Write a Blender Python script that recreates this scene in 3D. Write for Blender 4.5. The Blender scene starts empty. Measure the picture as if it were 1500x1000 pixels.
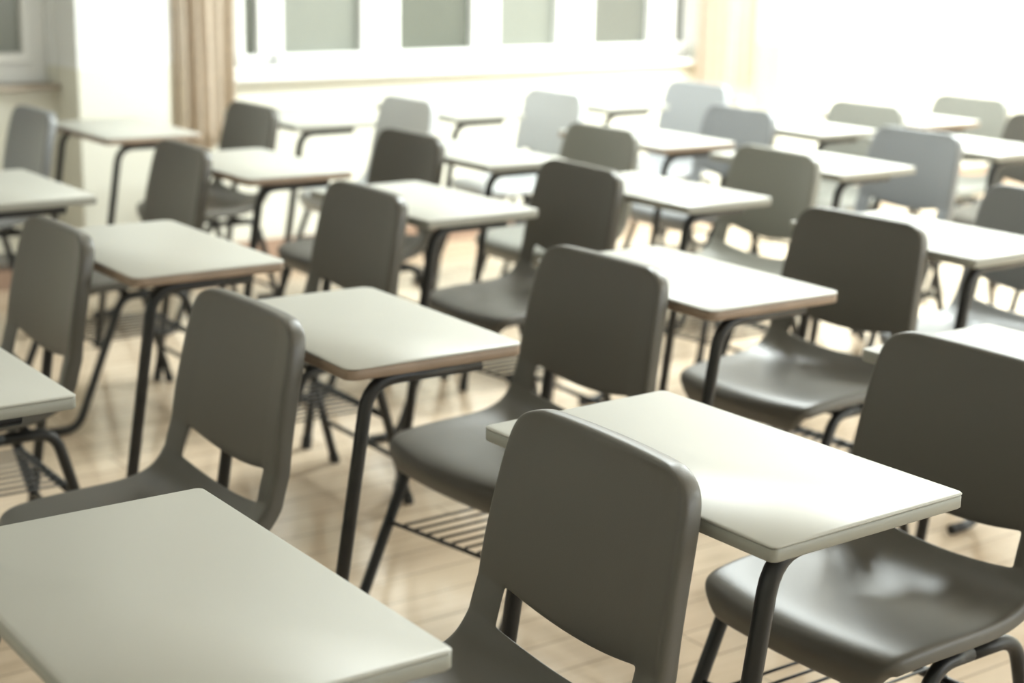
import bpy, bmesh, math, random
from mathutils import Vector, Matrix
random.seed(4)
sc = bpy.context.scene
col = sc.collection

# ------------------------------------------------------------------ materials
def mat(name, color, rough=.5, metal=0, spec=.5, var=0, scale=8, bump=0, bscale=60, coat=0):
    m = bpy.data.materials.new(name); m.use_nodes = True
    nt = m.node_tree; b = nt.nodes['Principled BSDF']
    b.inputs['Base Color'].default_value = (*color, 1)
    b.inputs['Roughness'].default_value = rough
    b.inputs['Metallic'].default_value = metal
    b.inputs['Specular IOR Level'].default_value = spec
    b.inputs['Coat Weight'].default_value = coat
    tc = nt.nodes.new('ShaderNodeTexCoord')
    if var:
        n = nt.nodes.new('ShaderNodeTexNoise'); n.inputs['Scale'].default_value = scale
        n.inputs['Detail'].default_value = 4
        nt.links.new(tc.outputs['Object'], n.inputs['Vector'])
        r = nt.nodes.new('ShaderNodeValToRGB')
        r.color_ramp.elements[0].position = .3; r.color_ramp.elements[1].position = .7
        r.color_ramp.elements[0].color = (*[c*(1-var) for c in color], 1)
        r.color_ramp.elements[1].color = (*[min(1, c*(1+var)) for c in color], 1)
        nt.links.new(n.outputs['Fac'], r.inputs['Fac'])
        nt.links.new(r.outputs['Color'], b.inputs['Base Color'])
    if bump:
        n2 = nt.nodes.new('ShaderNodeTexNoise'); n2.inputs['Scale'].default_value = bscale
        nt.links.new(tc.outputs['Object'], n2.inputs['Vector'])
        bp = nt.nodes.new('ShaderNodeBump'); bp.inputs['Strength'].default_value = bump
        bp.inputs['Distance'].default_value = .002
        nt.links.new(n2.outputs['Fac'], bp.inputs['Height'])
        nt.links.new(bp.outputs['Normal'], b.inputs['Normal'])
    return m

M = {}
M['laminate'] = mat('white_laminate', (.455, .452, .41), .43, spec=.8, var=.012, scale=3)
M['edge_grey'] = mat('grey_edge_band', (.33, .33, .29), .45)
M['edge_brown'] = mat('brown_edge_band', (.30, .22, .16), .5, var=.12, scale=20)
M['under'] = mat('desk_underside_board', (.22, .17, .12), .6)
M['charcoal'] = mat('charcoal_plastic', (.094, .088, .075), .38, spec=.5, bump=.08, bscale=500)
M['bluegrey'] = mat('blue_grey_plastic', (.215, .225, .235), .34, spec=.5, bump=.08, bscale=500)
M['hazed'] = mat('hazed_charcoal_plastic', (.235, .236, .21), .34, spec=.5, bump=.08, bscale=500)  # charcoal chairs lightened: lens haze is painted into the colour
M['light'] = mat('hazed_blue_grey_plastic', (.33, .345, .36), .34, spec=.5, bump=.08, bscale=500)  # blue-grey raised by glare put into the base colour
M['pale'] = mat('haze_paled_grey_plastic', (.52, .54, .55), .34, spec=.5, bump=.08, bscale=500)  # blue-grey paled further to paint in the veiling glare
M['tube'] = mat('black_painted_steel', (.014, .015, .016), .4, spec=.5)
M['rubber'] = mat('black_rubber', (.02, .02, .02), .7)
M['wall'] = mat('cream_wall_paint', (.78, .77, .68), .7, var=.01, scale=2, bump=.05, bscale=90)
def dado(m):
    nt = m.node_tree; b = nt.nodes['Principled BSDF']; L = nt.links
    tc = nt.nodes.new('ShaderNodeTexCoord'); sx = nt.nodes.new('ShaderNodeSeparateXYZ'); L.new(tc.outputs['Object'], sx.inputs[0])
    g = nt.nodes.new('ShaderNodeMath'); g.operation = 'GREATER_THAN'; g.inputs[1].default_value = .90; L.new(sx.outputs['Z'], g.inputs[0])
    mx = nt.nodes.new('ShaderNodeMix'); mx.data_type = 'RGBA'; L.new(g.outputs[0], mx.inputs['Factor'])
    src = b.inputs['Base Color'].links[0].from_socket
    L.new(src, mx.inputs['A']); mx.inputs['B'].default_value = (.86, .87, .86, 1); L.new(mx.outputs['Result'], b.inputs['Base Color'])
dado(M['wall'])
M['frame'] = mat('white_window_frame', (.88, .88, .86), .4)
M['ceiling'] = mat('ceiling_paint', (.85, .85, .82), .8, var=.01)
M['curtain'] = mat('beige_curtain_cloth', (.78, .68, .57), .85, var=.06, scale=30)
M['sill_brown'] = mat('brown_sill_stone', (.42, .36, .29), .5, var=.05)
M['skirt'] = mat('brown_skirting_paint', (.40, .27, .2), .5, var=.05)
M['lampwhite'] = mat('lamp_housing', (.8, .8, .8), .4)
M['outside'] = mat('grey_green_foliage_wall', (.20, .22, .17), .9, var=.35, scale=2.5)

def floor_mat():
    m = bpy.data.materials.new('tan_polished_floor'); m.use_nodes = True
    nt = m.node_tree; b = nt.nodes['Principled BSDF']; L = nt.links
    tc = nt.nodes.new('ShaderNodeTexCoord')
    br = nt.nodes.new('ShaderNodeTexBrick'); br.offset = .5
    br.inputs['Color1'].default_value = (.68, .55, .41, 1); br.inputs['Color2'].default_value = (.63, .50, .37, 1)
    br.inputs['Mortar'].default_value = (.42, .33, .24, 1); br.inputs['Scale'].default_value = 1
    br.inputs['Mortar Size'].default_value = .003; br.inputs['Brick Width'].default_value = 1.1; br.inputs['Row Height'].default_value = .12
    L.new(tc.outputs['Object'], br.inputs['Vector'])
    mp = nt.nodes.new('ShaderNodeMapping'); mp.inputs['Scale'].default_value = (1.2, 9, 1)
    L.new(tc.outputs['Object'], mp.inputs['Vector'])
    n = nt.nodes.new('ShaderNodeTexNoise'); n.inputs['Scale'].default_value = 3; n.inputs['Detail'].default_value = 6
    L.new(mp.outputs['Vector'], n.inputs['Vector'])
    mx = nt.nodes.new('ShaderNodeMix'); mx.data_type = 'RGBA'; mx.blend_type = 'MULTIPLY'; mx.inputs['Factor'].default_value = .35
    rp = nt.nodes.new('ShaderNodeValToRGB'); rp.color_ramp.elements[0].color = (.7, .66, .6, 1); rp.color_ramp.elements[1].color = (1, 1, 1, 1)
    rp.color_ramp.elements[0].position = .35; rp.color_ramp.elements[1].position = .6
    L.new(n.outputs['Fac'], rp.inputs['Fac'])
    L.new(br.outputs['Color'], mx.inputs['A']); L.new(rp.outputs['Color'], mx.inputs['B'])
    L.new(mx.outputs['Result'], b.inputs['Base Color'])
    b.inputs['Roughness'].default_value = .13; b.inputs['Specular IOR Level'].default_value = .6
    return m
M['floor'] = floor_mat()

def pane_mat(name, tint, mixf):
    m = bpy.data.materials.new(name); m.use_nodes = True
    nt = m.node_tree; nt.nodes.clear(); L = nt.links
    out = nt.nodes.new('ShaderNodeOutputMaterial')
    d = nt.nodes.new('ShaderNodeBsdfDiffuse'); d.inputs['Color'].default_value = (*tint, 1)
    tl = nt.nodes.new('ShaderNodeBsdfTranslucent'); tl.inputs['Color'].default_value = (*tint, 1)
    a = nt.nodes.new('ShaderNodeAddShader'); tr = nt.nodes.new('ShaderNodeBsdfTransparent')
    mx = nt.nodes.new('ShaderNodeMixShader'); mx.inputs[0].default_value = mixf
    g = nt.nodes.new('ShaderNodeBsdfGlossy'); g.inputs['Roughness'].default_value = .15
    m2 = nt.nodes.new('ShaderNodeMixShader'); m2.inputs[0].default_value = .05
    L.new(d.outputs[0], a.inputs[0]); L.new(tl.outputs[0], a.inputs[1])
    L.new(tr.outputs[0], mx.inputs[1]); L.new(a.outputs[0], mx.inputs[2])
    L.new(mx.outputs[0], m2.inputs[1]); L.new(g.outputs[0], m2.inputs[2]); L.new(m2.outputs[0], out.inputs[0])
    return m
M['pane_dark'] = pane_mat('clear_pane', (.15, .16, .135), .5)
M['pane_mid'] = pane_mat('dusty_pane', (.175, .18, .16), .6)
M['pane_light'] = pane_mat('frosted_pane', (.225, .235, .21), .8)

# ------------------------------------------------------------------ helpers
def tag(o, label=None, cat=None, group=None, kind=None):
    if label: o['label'] = label
    if cat: o['category'] = cat
    if group: o['group'] = group
    if kind: o['kind'] = kind
    return o
def thing(name, label=None, cat=None, loc=(0, 0, 0), rz=0, group=None, kind=None):
    o = bpy.data.objects.new(name, None); col.objects.link(o)
    o.location = loc; o.rotation_euler = (0, 0, rz); o.empty_display_size = .1
    return tag(o, label, cat, group, kind)
def link_mesh(name, me, m, parent=None):
    if m is not None:
        me.materials.clear(); me.materials.append(m)
    o = bpy.data.objects.new(name, me); col.objects.link(o)
    if parent: o.parent = parent
    return o
def obj(name, bm, m, parent=None, smooth=False):
    bmesh.ops.recalc_face_normals(bm, faces=bm.faces)
    me = bpy.data.meshes.new(name); bm.to_mesh(me); bm.free()
    if smooth:
        for p in me.polygons: p.use_smooth = True
    return link_mesh(name, me, m, parent)
def box(bm, x0, x1, y0, y1, z0, z1, bev=0):
    r = bmesh.ops.create_cube(bm, size=1)
    for v in r['verts']:
        v.co = Vector(((x0+x1)/2+v.co.x*(x1-x0), (y0+y1)/2+v.co.y*(y1-y0), (z0+z1)/2+v.co.z*(z1-z0)))
    if bev:
        ed = list({e for v in r['verts'] for e in v.link_edges})
        bmesh.ops.bevel(bm, geom=ed, offset=bev, segments=2, affect='EDGES', profile=.5)
def round_path(pts, rad, n=6):
    P = [Vector(p) for p in pts]; out = [P[0]]
    for i in range(1, len(P)-1):
        a = (P[i-1]-P[i]); b = (P[i+1]-P[i])
        r = min(rad, a.length*.49, b.length*.49)
        a.normalize(); b.normalize()
        s = P[i]+a*r; e = P[i]+b*r
        for k in range(n+1):
            t = k/n
            out.append(s*(1-t)**2 + P[i]*2*t*(1-t) + e*t*t)
    out.append(P[-1]); return out
def tube(bm, pts, r, bend=.03, seg=10, n=6, cap=True):
    P = round_path(pts, bend, n) if len(pts) > 2 else [Vector(p) for p in pts]
    rings = []; up = None
    for i, p in enumerate(P):
        t = (P[min(i+1, len(P)-1)]-P[max(i-1, 0)]).normalized()
        if up is None:
            up = Vector((0, 1, 0)) if abs(t.y) < .9 else Vector((1, 0, 0))
        up = (up - t*up.dot(t)).normalized(); s = t.cross(up)
        rings.append([bm.verts.new(p+(up*math.cos(2*math.pi*k/seg)+s*math.sin(2*math.pi*k/seg))*r) for k in range(seg)])
    for a, b in zip(rings, rings[1:]):
        for k in range(seg):
            bm.faces.new((a[k], a[(k+1) % seg], b[(k+1) % seg], b[k]))
    if cap:
        bm.faces.new(rings[0]); bm.faces.new(rings[-1])
def autosmooth(o, ang=40):
    me = o.data
    for p in me.polygons: p.use_smooth = True
    me.set_sharp_from_angle(angle=math.radians(ang))
def children(o): return [c for c in bpy.data.objects if c.parent == o]
def copy_tree(o, parent=None, swap=None):
    c = o.copy(); col.objects.link(c); c.parent = parent
    if swap and c.type == 'MESH' and o.name.split('.')[0] in swap:
        c.data = swap[o.name.split('.')[0]]
    for ch in children(o): copy_tree(ch, c, swap)
    return c

# ------------------------------------------------------------------ chair
def shell_meshes():
    #  x, z, half width, cup (edge lift), sag
    R = [(-.213, .386, .166, 0, 0), (-.223, .406, .184, .000, 0), (-.213, .425, .195, .001, 0), (-.180, .436, .202, .002, 0),
         (-.110, .435, .207, .008, 0), (-.030, .431, .210, .014, 0), (.035, .426, .210, .020, 0), (.085, .430, .209, .024, 0),
         (.122, .446, .208, .026, .004), (.142, .470, .208, .026, .010), (.152, .494, .208, .022, .020), (.1533, .499, .208, .022, .020), (.158, .525, .2075, .020, .023), (.1635, .549, .207, .018, .028), (.1645, .554, .207, .018, .028),
         (.170, .600, .205, .018, .014), (.184, .670, .201, .018, .004), (.199, .735, .196, .018, 0), (.208, .775, .189, .017, 0), (.212, .795, .172, .015, 0), (.213, .802, .145, .013, 0)]
    U = [-1, -.93, -.72, -.69, -.4, 0, .4, .69, .72, .93, 1]
    bm = bmesh.new(); g = []
    for i, (x, z, w, cup, sag) in enumerate(R):
        a = R[max(i-1, 0)]; b = R[min(i+1, len(R)-1)]
        t = Vector((b[0]-a[0], 0, b[1]-a[1])).normalized()
        n = Vector((-t.z, 0, t.x))      # towards the sitter
        row = []
        for u in U:
            s = sag*max(0, 1-(u/.85)**2)
            p = Vector((x, u*w, z)) + n*cup*u*u
            p.z -= s
            if i == 0: p.x += .012*u*u
            if i in (1, 2, 3): p.x += (.022, .020, .010)[i-1]*u*u
            row.append((bm.verts.new(p), n, t))
        g.append(row)
    for i in range(len(R)-1):
        for j in range(len(U)-1):
            if 10 <= i <= 13 and 2 <= j < 8: continue
            f = bm.faces.new((g[i][j][0], g[i][j+1][0], g[i+1][j+1][0], g[i+1][j][0]))
            f.material_index = 1 if i >= 10 else 0
    # rolled flange round the outline
    nr, nu = len(R), len(U)
    loop = [(i, 0) for i in range(nr)] + [(nr-1, j) for j in range(1, nu)] + [(i, nu-1) for i in range(nr-2, -1, -1)] + [(0, j) for j in range(nu-2, 0, -1)]
    L1 = []; L2 = []
    for (i, j) in loop:
        v, n, t = g[i][j]
        o = Vector((0, 0, 0))
        if j == 0: o += Vector((0, -1, 0))
        if j == nu-1: o += Vector((0, 1, 0))
        if i == nr-1: o += Vector((0, 0, 1))
        if i == 0: o += Vector((.3, 0, -1)); n = Vector((-.6, 0, .8))
        o.normalize()
        d = .034 if i > 8 else .026
        if i == 0: d = .012
        e1, e2 = (.006, .003) if (i > 8 and i < nr-1) else (.006, .006 if i > 8 else .009)
        L1.append(bm.verts.new(v.co+o*e1-n*d*.22)); L2.append(bm.verts.new(v.co+o*e2-n*d))
    for k in range(len(loop)):
        k2 = (k+1) % len(loop)
        a = g[loop[k][0]][loop[k][1]][0]; b = g[loop[k2][0]][loop[k2][1]][0]
        mi = 1 if min(loop[k][0], loop[k2][0]) >= 10 else 0
        for q in ((a, b, L1[k2], L1[k]), (L1[k], L1[k2], L2[k2], L2[k])):
            f = bm.faces.new(q); f.material_index = mi
    bmesh.ops.recalc_face_normals(bm, faces=bm.faces)
    # orient so that the seat's upper face points up
    up = [f for f in bm.faces if abs(f.calc_center_median().x+.03) < .05 and abs(f.calc_center_median().y) < .1]
    if up[0].normal.z < 0: bmesh.ops.reverse_faces(bm, faces=bm.faces)
    me = bpy.data.meshes.new('shell'); bm.to_mesh(me); bm.free()
    me.materials.append(M['charcoal']); me.materials.append(M['bluegrey'])
    o = bpy.data.objects.new('shell', me); col.objects.link(o)
    s = o.modifiers.new('s', 'SOLIDIFY'); s.thickness = .005; s.offset = -1
    d = o.modifiers.new('d', 'SUBSURF'); d.levels = d.render_levels = 2
    ev = o.evaluated_get(bpy.context.evaluated_depsgraph_get()); em = ev.to_mesh()
    vs = [v.co.copy() for v in em.vertices]; ns = [v.normal.copy() for v in em.vertices]
    res = []
    for k, nm in ((0, 'seat'), (1, 'backrest')):
        idx = {}; V = []; N = []; F = []
        for p in em.polygons:
            if p.material_index != k: continue
            f = []
            for vi in p.vertices:
                if vi not in idx: idx[vi] = len(V); V.append(vs[vi]); N.append(ns[vi])
                f.append(idx[vi])
            F.append(f)
        m2 = bpy.data.meshes.new(nm); m2.from_pydata(V, [], F); m2.update()
        for p in m2.polygons: p.use_smooth = True
        m2.normals_split_custom_set_from_vertices(N)
        res.append(m2)
    ev.to_mesh_clear(); bpy.data.objects.remove(o)
    return res
seat_me, back_me = shell_meshes()
def colored(me, m):
    c = me.copy(); c.materials.clear(); c.materials.append(m); return c
seat_c, back_c = colored(seat_me, M['charcoal']), colored(back_me, M['charcoal'])
SHELL = {k: (colored(seat_me, M[m]), colored(back_me, M[m])) for k, m in (('b', 'bluegrey'), ('o', 'hazed'), ('p', 'pale'), ('m', 'light'))}
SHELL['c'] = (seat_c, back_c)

def make_chair():
    t = thing('school_chair')
    for me, n in ((seat_c, 'seat'), (back_c, 'backrest')):
        o = bpy.data.objects.new(n, me); col.objects.link(o); o.parent = t
    r = .0125
    YL = .172
    xt = {1: -.135, -1: -.075}
    for s in (-1, 1):
        bm = bmesh.new(); x0 = xt[s]        # front leg, raking forward into a short foot on the floor
        xf = x0-.155
        tube(bm, [(x0+.08, s*(YL+.018), .394), (x0, s*(YL+.018), .394), (xf, s*(YL+.028), .013), (xf-.085, s*(YL+.028), .013)], r, .045)
        lg = obj('leg', bm, M['tube'], t, True)
        bm = bmesh.new(); tube(bm, [(xf-.078, s*(YL+.028), .013), (xf-.092, s*(YL+.028), .013)], r+.0012, seg=12)
        obj('foot_cap', bm, M['rubber'], lg)
        bm = bmesh.new()                    # rear leg
        tube(bm, [(x0+.0805, s*(YL+.018), .394), (.115, s*(YL+.018), .394), (.215, s*(YL+.028), .018)], r, .045)
        lg = obj('leg', bm, M['tube'], t, True)
        bm = bmesh.new(); tube(bm, [(.2135, s*(YL+.028), .024), (.2195, s*(YL+.028), .0)], r+.002, seg=12)
        obj('foot_cap', bm, M['rubber'], lg)
    bm = bmesh.new()
    for x, z in ((xt[1]+.085, .394), (.065, .394)):
        tube(bm, [(x, -YL-.018, z), (x, YL+.018, z)], .009)
    obj('seat_support', bm, M['tube'], t, True)
    bm = bmesh.new(); tube(bm, [(.153, -YL-.022, .245), (.153, YL+.022, .245)], .0095)
    tube(bm, [(.184, -YL-.024, .13), (.184, YL+.024, .13)], .007)
    obj('cross_bar', bm, M['tube'], t, True)
    bm = bmesh.new()                        # wire book rack under the seat
    xa, xb = {1: xt[1]-.155*.395, -1: xt[-1]-.155*.395}, .153
    tube(bm, [(xa[-1], -YL-.020, .249), (xa[1], YL+.020, .249)], .0045, seg=8)
    for k in range(9):
        y = -YL+.03+k*(2*YL-.06)/8; f = (y+YL)/(2*YL); x = xa[-1]*(1-f)+xa[1]*f
        tube(bm, [(x, y, .2545), (xb, y, .2555)], .0028, seg=6)
    obj('book_rack', bm, M['tube'], t, True)
    return t

# ------------------------------------------------------------------ desk
DW, DD, DT, DH = .60, .36, .022, .74
def slab(bm, hx, hy, z0, z1, rc, bev, seg=5):
    pts = []
    for sx, sy, a0 in ((1, 1, 0), (-1, 1, 90), (-1, -1, 180), (1, -1, 270)):
        for k in range(seg+1):
            a = math.radians(a0+90*k/seg)
            pts.append((sx*(hx-rc)+rc*math.cos(a), sy*(hy-rc)+rc*math.sin(a)))
    rings = []
    for z, off in ((z0, bev), (z0+bev, 0), (z1-bev, 0), (z1, bev)):
        ring = []
        for (x, y) in pts:
            l = 1-off/max(hx, hy)*1.5
            ring.append(bm.verts.new((x-math.copysign(off, x), y-math.copysign(off, y), z)))
        rings.append(ring)
    n = len(pts)
    for a, b in zip(rings, rings[1:]):
        for k in range(n): bm.faces.new((a[k], a[(k+1) % n], b[(k+1) % n], b[k]))
    bm.faces.new(rings[0]); bm.faces.new(rings[-1])
def make_desk(edge, rc):
    t = thing('student_desk')
    bm = bmesh.new(); slab(bm, DD/2, DW/2, DH-.0035, DH, rc, .0012)
    top = obj('tabletop', bm, M['laminate'], t); autosmooth(top, 50)
    bm = bmesh.new(); slab(bm, DD/2-.0004, DW/2-.0004, DH-DT, DH-.0034, rc, .002)
    e = obj('edge_band', bm, M[edge], top); autosmooth(e, 50)
    bm = bmesh.new(); box(bm, -DD/2+.02, DD/2-.02, -DW/2+.02, DW/2-.02, DH-DT-.001, DH-DT+.004)
    obj('underside_board', bm, M['under'], top)
    r, ins = (.0135, .055) if edge == 'edge_grey' else (.0125, .036)
    zt = DH-DT-r-.0005
    for s in (-1, 1):
        y = s*(DW/2-ins)
        bm = bmesh.new()
        tube(bm, [(.105, y, zt), (-.122, y, zt), (-.232, y, .004)], r, .055, seg=12)
        lg = obj('leg', bm, M['tube'], t, True)
        bm = bmesh.new(); tube(bm, [(-.2275, y, .034), (-.2325, y, 0)], r+.0022, seg=12)
        obj('foot_cap', bm, M['rubber'], lg)
    bm = bmesh.new()
    for x, z in ((-.07, zt), (.085, zt)):
        tube(bm, [(x, -DW/2+ins, z), (x, DW/2-ins, z)], .009)
    obj('cross_bar', bm, M['tube'], t, True)
    return t

desk_g = make_desk('edge_grey', .010); desk_n = make_desk('edge_brown', .022)
chair0 = make_chair()
used = set()
GD, GC = 'white student desks', 'plastic school chairs'
def put_desk(x, y, rz, kind, label, sy=1, sx=1):
    p = desk_g if kind == 'g' else desk_n
    if p.name in used: o = copy_tree(p)
    else: used.add(p.name); o = p
    o.location = (x, y, 0); o.rotation_euler = (0, 0, math.radians(rz)); o.scale = (sx, sy, 1)
    tag(o, label, 'desk', GD)
def put_chair(bx, y, rz, kind, label):
    if 'c' in used: o = copy_tree(chair0)
    else: used.add('c'); o = chair0
    a = math.radians(rz)
    o.location = (bx-.212*math.cos(a), y-.212*math.sin(a), 0); o.rotation_euler = (0, 0, a)
    for c in children(o):
        if c.name.startswith('seat') and not c.name.startswith('seat_'): c.data = SHELL[kind][0]
        if c.name.startswith('backrest'): c.data = SHELL[kind][1]
    tag(o, label, 'chair', GC)

DESKS = [
 (.680, 1.575, 0, 'g', 'white desk filling the bottom left corner, nearest to the viewer', 1),
 (1.513, 1.605, 1, 'g', 'white desk with pale edge in the right foreground, between the two nearest chairs', 1),
 (2.355, 1.630, 1, 'g', 'white desk at the right edge, mostly hidden behind the nearest right-hand chair', 1),
 (.705, 2.675, 0, 'g', 'white desk cut off by the left edge, before the large dark chair at left', 1),
 (1.503, 2.560, -1, 'n', 'tan-edged white desk left of the central dark chair', .935),
 (2.325, 2.585, -1, 'n', 'white desk with thin brown edge right of centre, behind the central dark chair', 1),
 (3.210, 2.665, 0, 'g', 'white desk at the right edge, directly behind the dark second-row chair', 1),
 (1.488, 3.465, 0, 'n', 'round-cornered white desk with dark brown edge at left, third row from the front', 1.04),
 (2.390, 3.735, 1, 'g', 'white desk at upper centre with its thick black leg beside a pale seat, third row', 1),
 (3.108, 3.570, 1, 'g', 'white desk above centre behind the dark chair back, third desk of the third row', 1, .90),
 (3.965, 3.800, 1, 'g', 'white desk at upper right whose tip overlaps a wide blue-grey chair back', 1),
 (4.810, 3.860, 0, 'g', 'white desk cut by the right edge, just right of the wide blue-grey chair back', 1),
 (1.475, 4.510, 0, 'g', 'white desk at the left edge above the small dark chair, fourth row', 1),
 (2.325, 4.605, 0, 'n', 'white desk with thin brown edge at upper left, right of the fourth-row dark chair', 1.05),
 (3.085, 4.485, 0, 'g', 'white desk at upper centre below the haze-paled chair backs, with the fourth-row black leg', 1, .89),
 (3.890, 4.560, 0, 'n', 'white desk with brown edge at upper right of centre, beside the haze-lightened grey chair back', 1),
 (4.675, 4.580, 0, 'g', 'small far white desk at upper right between two grey chair backs', 1, .89),
 (5.300, 4.605, 0, 'n', 'farthest right white desk of the fourth row, overlapping the palest right-hand chair', 1),
 (2.325, 5.660, 0, 'n', 'white desk beside the window pillar at upper left, leftmost of the row along the windows', 1),
 (3.085, 5.720, 0, 'g', 'white desk against the wall under the left end of the wide window', 1),
 (3.780, 5.700, 0, 'g', 'white desk against the wall under the middle of the wide window', 1),
 (4.560, 5.700, 0, 'g', 'white desk against the wall under the right end of the wide window', 1),
]
CHAIRS = [
 (1.315, 1.600, -2, 'c', 'large dark plastic chair at bottom centre, nearest of all, back turned sideways to the viewer'),
 (2.135, 1.640, 0, 'c', 'dark plastic chair in the right foreground with its shiny seat under the white desk'),
 (1.276, 2.560, 0, 'c', 'dark plastic chair at left behind the bottom left desk, second row'),
 (2.100, 2.575, 1, 'c', 'dark plastic chair in the centre of the picture with a shiny grey seat'),
 (2.975, 2.665, 3, 'c', 'dark plastic chair right of centre with a pale reflecting seat, second row'),
 (3.710, 2.680, 0, 'b', 'blue-grey plastic chair cut by the right edge, behind the white desk there'),
 (1.270, 3.475, -1, 'c', 'narrow-looking dark chair at the left edge before the brown-edged desk'),
 (2.150, 3.620, -1, 'c', 'dark chair left of centre standing right behind the round-cornered brown-edged desk'),
 (2.915, 3.690, -2, 'c', 'dark chair above centre with pale seat, third of the third row'),
 (3.680, 3.665, -3, 'o', 'haze-lightened grey chair at right of centre, beyond the central desk with brown edge'),
 (4.530, 3.825, 0, 'b', 'wide blue-grey chair back at upper right between two white desks'),
 (5.380, 3.900, 0, 'c', 'dark chair sliver at the right edge beyond the wide blue-grey chair'),
 (2.110, 4.650, -2, 'c', 'small dark chair at upper left below the pillar, fourth row'),
 (2.900, 4.590, 0, 'c', 'small dark chair at upper centre in front of a haze-paled grey chair back'),
 (3.590, 4.430, 0, 'o', 'haze-lightened grey chair back at upper centre just above a larger dark chair'),
 (4.485, 4.680, -1, 'b', 'blue-grey chair back at upper right, below the right-hand curtain'),
 (5.095, 4.580, 1, 'o', 'haze-lightened grey chair back before the bare white wall at upper right'),
 (5.740, 4.570, 1, 'o', 'haze-lightened grey chair back farthest right before the bare white wall'),
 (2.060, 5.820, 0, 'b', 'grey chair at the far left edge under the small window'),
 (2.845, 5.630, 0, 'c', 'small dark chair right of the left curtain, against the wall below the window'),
 (3.515, 5.580, 0, 'p', 'haze-paled grey chair against the wall below the window, right behind a small dark chair'),
 (4.240, 5.560, 1, 'p', 'haze-paled grey chair against the wall below the middle of the window'),
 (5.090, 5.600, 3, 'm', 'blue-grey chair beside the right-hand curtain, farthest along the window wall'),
]
for x, y, rz, k, lab, sy, *sx in DESKS: put_desk(x, y, rz, k, lab, sy, *sx)
for bx, y, rz, k, lab in CHAIRS: put_chair(bx, y, rz, k, lab)

# ------------------------------------------------------------------ room
X0, X1, Y0, Y1, H = -1.6, 9.6, -2.0, 6.50, 3.0
def struct(name, bm, m, parent=None):
    o = obj(name, bm, m, parent)
    if not parent: o['kind'] = 'structure'
    return o
bm = bmesh.new(); box(bm, X0, X1, Y0, Y1, -.1, 0); struct('floor', bm, M['floor'])
bm = bmesh.new(); box(bm, X0, X1, Y0, Y1, H, H+.1); struct('ceiling', bm, M['ceiling'])
bm = bmesh.new(); box(bm, X0-.15, X0, Y0, Y1, 0, H); struct('wall_left', bm, M['wall'])
bm = bmesh.new(); box(bm, X1, X1+.15, Y0, Y1, 0, H); struct('wall_right', bm, M['wall'])
bm = bmesh.new()
box(bm, X0-.15, X1+.15, Y0-.15, Y0, 0, .95); box(bm, X0-.15, X1+.15, Y0-.15, Y0, 2.35, H)
box(bm, X0-.15, 2.7, Y0-.15, Y0, .95, 2.35); box(bm, 6.9, X1+.15, Y0-.15, Y0, .95, 2.35)
struct('wall_front', bm, M['wall'])
wf = thing('rim_fill_window', kind='structure'); bm = bmesh.new()  # unseen window, added to brighten the chair rims from the front
box(bm, 2.7, 6.9, Y0-.11, Y0-.06, .95, 1.01); box(bm, 2.7, 6.9, Y0-.11, Y0-.06, 2.29, 2.35)
for x in (2.7, 4.08, 5.46, 6.84): box(bm, x, x+.06, Y0-.11, Y0-.06, 1.01, 2.29)
obj('window_frame', bm, M['frame'], wf)
WB, WT = .83, 2.45           # window bottom and top
W1 = (.70, 2.38); W2 = (3.17, 5.88)
T = .24
bm = bmesh.new()
box(bm, X0-.15, X1+.15, Y1, Y1+T, 0, WB)
box(bm, X0-.15, X1+.15, Y1, Y1+T, WT, H)
for a, b in ((X0-.15, W1[0]), (W1[1], W2[0]), (W2[1], X1+.15)): box(bm, a, b, Y1, Y1+T, WB, WT)
struct('wall_back', bm, M['wall'])
bm = bmesh.new(); box(bm, 2.40, 2.79, 6.27, Y1, 0, H, .006); struct('wall_pillar', bm, M['wall'])
bm = bmesh.new(); box(bm, 6.32, 6.95, 6.30, Y1, 0, H, .006); struct('wall_pillar', bm, M['wall'])
bm = bmesh.new(); box(bm, X0, 2.395, Y1-.015, Y1, 0, .10); box(bm, 2.795, 6.315, Y1-.015, Y1, 0, .10); box(bm, 6.955, X1, Y1-.015, Y1, 0, .10)
struct('baseboard_back', bm, M['skirt'])

def window(name, x0, x1, panes, yf, zb, sill_z, sill_m='frame'):
    w = thing(name, kind='structure', loc=(0, 0, 0))
    bm = bmesh.new(); y0, y1 = yf, yf+.06
    zt = WT-.09
    box(bm, x0, x1, y0, y1, WB, zb, .004); box(bm, x0, x1, y0, y1, zt, WT, .004)
    xs = [x0]+[v for p in panes for v in p[:2]]+[x1]
    for a, b in zip(xs[0::2], xs[1::2]):
        if b-a > .005: box(bm, a, b, y0, y1, zb, zt, .004)
    # raised sash rims give the frame its steps
    for p in panes:
        for a, b in ((p[0]-.03, p[0]), (p[1], p[1]+.03)):
            if a > x0 and b < x1: box(bm, a, b, y0-.014, y0+.001, zb-.04, zt+.03, .003)
        box(bm, max(p[0]-.03, x0), min(p[1]+.03, x1), y0-.0145, y0+.001, zb-.04, zb, .003)
    obj('window_frame', bm, M['frame'], w)
    for p in panes:
        bm = bmesh.new(); box(bm, p[0]-.002, p[1]+.002, y0+.025, y0+.031, zb-.002, zt+.002)
        obj('pane', bm, M[p[2]], w)
    bm = bmesh.new(); box(bm, x0-.02, x1+.02, Y1-.055, yf-.001, sill_z-.022, sill_z, .005)
    obj('window_sill', bm, M[sill_m], w)
    return w
k = 6.56/6.50
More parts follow.
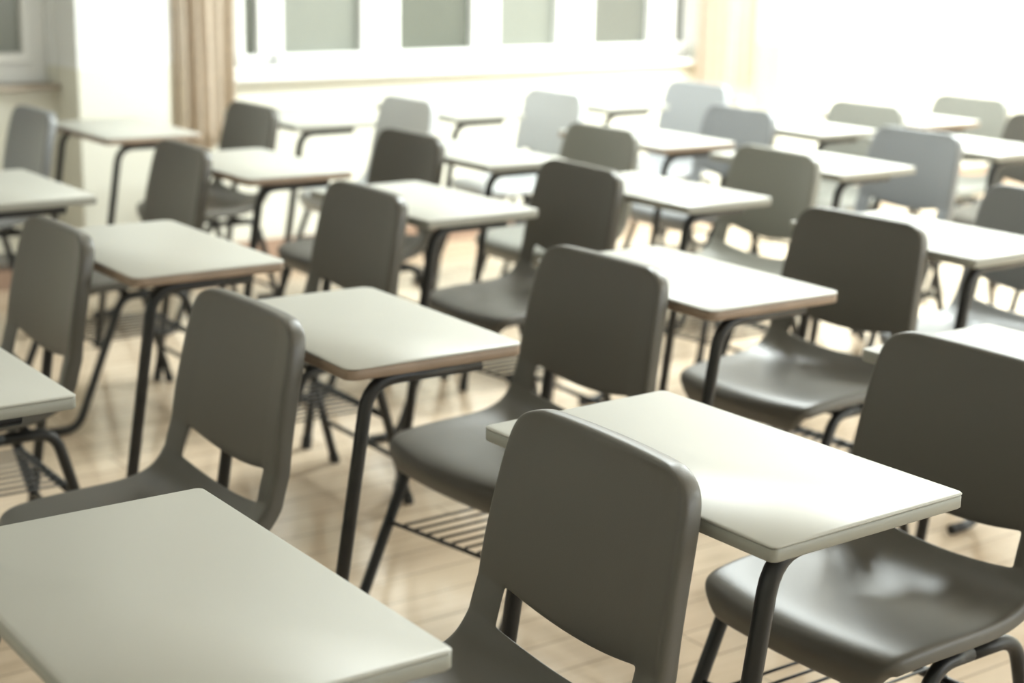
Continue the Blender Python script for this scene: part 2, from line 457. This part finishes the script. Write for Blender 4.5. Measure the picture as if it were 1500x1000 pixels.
P2 = [(3.24, 3.31, 'pane_dark'), (3.43, 3.83, 'pane_light'), (4.03, 4.44, 'pane_dark'), (4.595, 4.945, 'pane_light'), (5.17, 5.54, 'pane_mid'), (5.71, 5.79, 'pane_mid')]
window('window_1', *W2, [(a*k, b*k, m) for a, b, m in P2], 6.56, .912, .83)
window('window_2', *W1, [(.82, 1.45, 'pane_dark'), (1.56, 2.265*k, 'pane_light')], 6.56, .95, .83, 'sill_brown')
# window latch
bm = bmesh.new(); box(bm, 3.385, 3.415, 6.525, 6.547, .885, .90, .003); 
lt = obj('window_latch', bm, M['tube']); lt['kind'] = 'structure'

def curtain(x0, x1, y, z0, z1, folds, label, seed):
    rnd = random.Random(seed); bm = bmesh.new(); nx, nz = folds*10, 24
    ph = [rnd.uniform(-.5, .5) for _ in range(folds+1)]; am = [rnd.uniform(.55, 1.15) for _ in range(folds+1)]
    rows = []
    for j in range(nz+1):
        v = j/nz; z = z0+(z1-z0)*v; row = []
        for i in range(nx+1):
            u = i/nx; f = min(int(u*folds), folds-1)
            dy = .030*am[f]*math.sin(2*math.pi*u*folds+ph[f]*.3)+.008*math.sin(5*u*folds+v*3+seed)
            x = x0+(x1-x0)*u + .006*math.sin(6*v+f)
            zz = z+(0 if j else .012*math.sin(9*u+seed))
            row.append(bm.verts.new((x, y+dy, zz)))
        rows.append(row)
    for j in range(nz):
        for i in range(nx): bm.faces.new((rows[j][i], rows[j][i+1], rows[j+1][i+1], rows[j+1][i]))
    r = bmesh.ops.solidify(bm, geom=bm.faces[:], thickness=.003)
    o = obj('curtain', bm, M['curtain'], None, True)
    tag(o, label, 'curtain', 'beige curtains')
curtain(2.86, 3.155, 6.40, .54, 2.545, 5, 'gathered beige curtain hanging left of the wide window, beside the pillar', 1)
curtain(5.80, 6.21, 6.40, .62, 2.545, 6, 'gathered beige curtain hanging right of the wide window', 7)
r = thing('curtain_rail', 'white rail the two beige curtains hang from above the wide window', 'rail')
bm = bmesh.new(); tube(bm, [(2.82, 6.40, 2.56), (6.28, 6.40, 2.56)], .014); obj('pole', bm, M['frame'], r, True)
for x in (3.4, 4.5, 5.6):
    bm = bmesh.new(); box(bm, x-.012, x+.012, 6.40, Y1, 2.552, 2.568); obj('bracket', bm, M['frame'], r)

# garden wall beyond the windows
bm = bmesh.new(); box(bm, -4, 14, 9.5, 9.8, -.5, 3.6); o = struct('wall_outside', bm, M['outside'])
bm = bmesh.new(); box(bm, -4, 14, Y1+T, 9.5, -.6, -.45); o = struct('ground_outside', bm, M['outside'])

# ------------------------------------------------------------------ lights
def lamp(x, y, power, color=(.92, 1, .98), where='near'):
    t = thing('ceiling_lamp', 'long white fluorescent ceiling lamp ' + where, 'lamp', (x, y, H), 0, 'fluorescent ceiling lamps')
    bm = bmesh.new(); box(bm, -.65, .65, -.16, .16, -.07, 0, .01); obj('housing', bm, M['lampwhite'], t)
    l = bpy.data.lights.new('lamp_light', 'AREA'); l.shape = 'RECTANGLE'; l.size = 1.25; l.size_y = .28
    l.energy = power; l.color = color
    o = bpy.data.objects.new('lamp_light', l); col.objects.link(o); o.parent = t; o.location = (0, 0, -.08)
    return t
lamp(1.2, 4.7, 6, where='over the left back of the room'); lamp(4.3, 4.6, 145, where='over the middle of the back rows')
lamp(6.2, 4.3, 190, where='over the right back of the room'); lamp(6.6, 1.6, 25, where='over the right front of the room')
lamp(8.4, 4.6, 170, where='beside the far right wall'); lamp(8.2, -.6, 200, where='added in the far right front corner to brighten chair rims')  # corner lamp is added, brightens the right wall mirrored in the rims
dl = bpy.data.lights.new('rim_fill', 'AREA'); dl.shape = 'RECTANGLE'; dl.size = 4.2; dl.size_y = 1.3; dl.energy = 90; dl.color = (.93, .98, 1)  # added fill light outside the unseen front window, for the near rims
o = bpy.data.objects.new('rim_fill', dl); col.objects.link(o); o.location = (4.8, Y0-.2, 1.65); o.rotation_euler = (math.radians(90), 0, 0)
w = bpy.data.worlds.new('sky'); sc.world = w; w.use_nodes = True
bg = w.node_tree.nodes['Background']; bg.inputs[0].default_value = (.93, .97, 1, 1); bg.inputs[1].default_value = .5

# ------------------------------------------------------------------ camera
f, yaw, pitch, roll = 2383.24, math.radians(54.067), math.radians(14.051), math.radians(1.037)
c, s, cp, sp, cr, sr = math.cos(yaw), math.sin(yaw), math.cos(pitch), math.sin(pitch), math.cos(roll), math.sin(roll)
rt = Vector((s, -c, 0)); fw = Vector((c*cp, s*cp, -sp)); up = Vector((c*sp, s*sp, cp))
R = rt*cr+up*sr; U = -rt*sr+up*cr
cam = bpy.data.cameras.new('camera'); co = bpy.data.objects.new('camera', cam); col.objects.link(co)
co.matrix_world = Matrix(((R.x, U.x, -fw.x, 0), (R.y, U.y, -fw.y, 0), (R.z, U.z, -fw.z, .7103+.74), (0, 0, 0, 1)))
cam.sensor_width = 36; cam.lens = f/1500*36; cam.clip_start = .05
cam.dof.use_dof = True; cam.dof.focus_distance = 2.15; cam.dof.aperture_fstop = 3.2; cam.dof.aperture_blades = 0
sc.camera = co
sc.view_settings.view_transform = 'Standard'; sc.view_settings.look = 'None'
sc.view_settings.gamma = 1; sc.view_settings.exposure = 0; sc.view_settings.use_curve_mapping = False
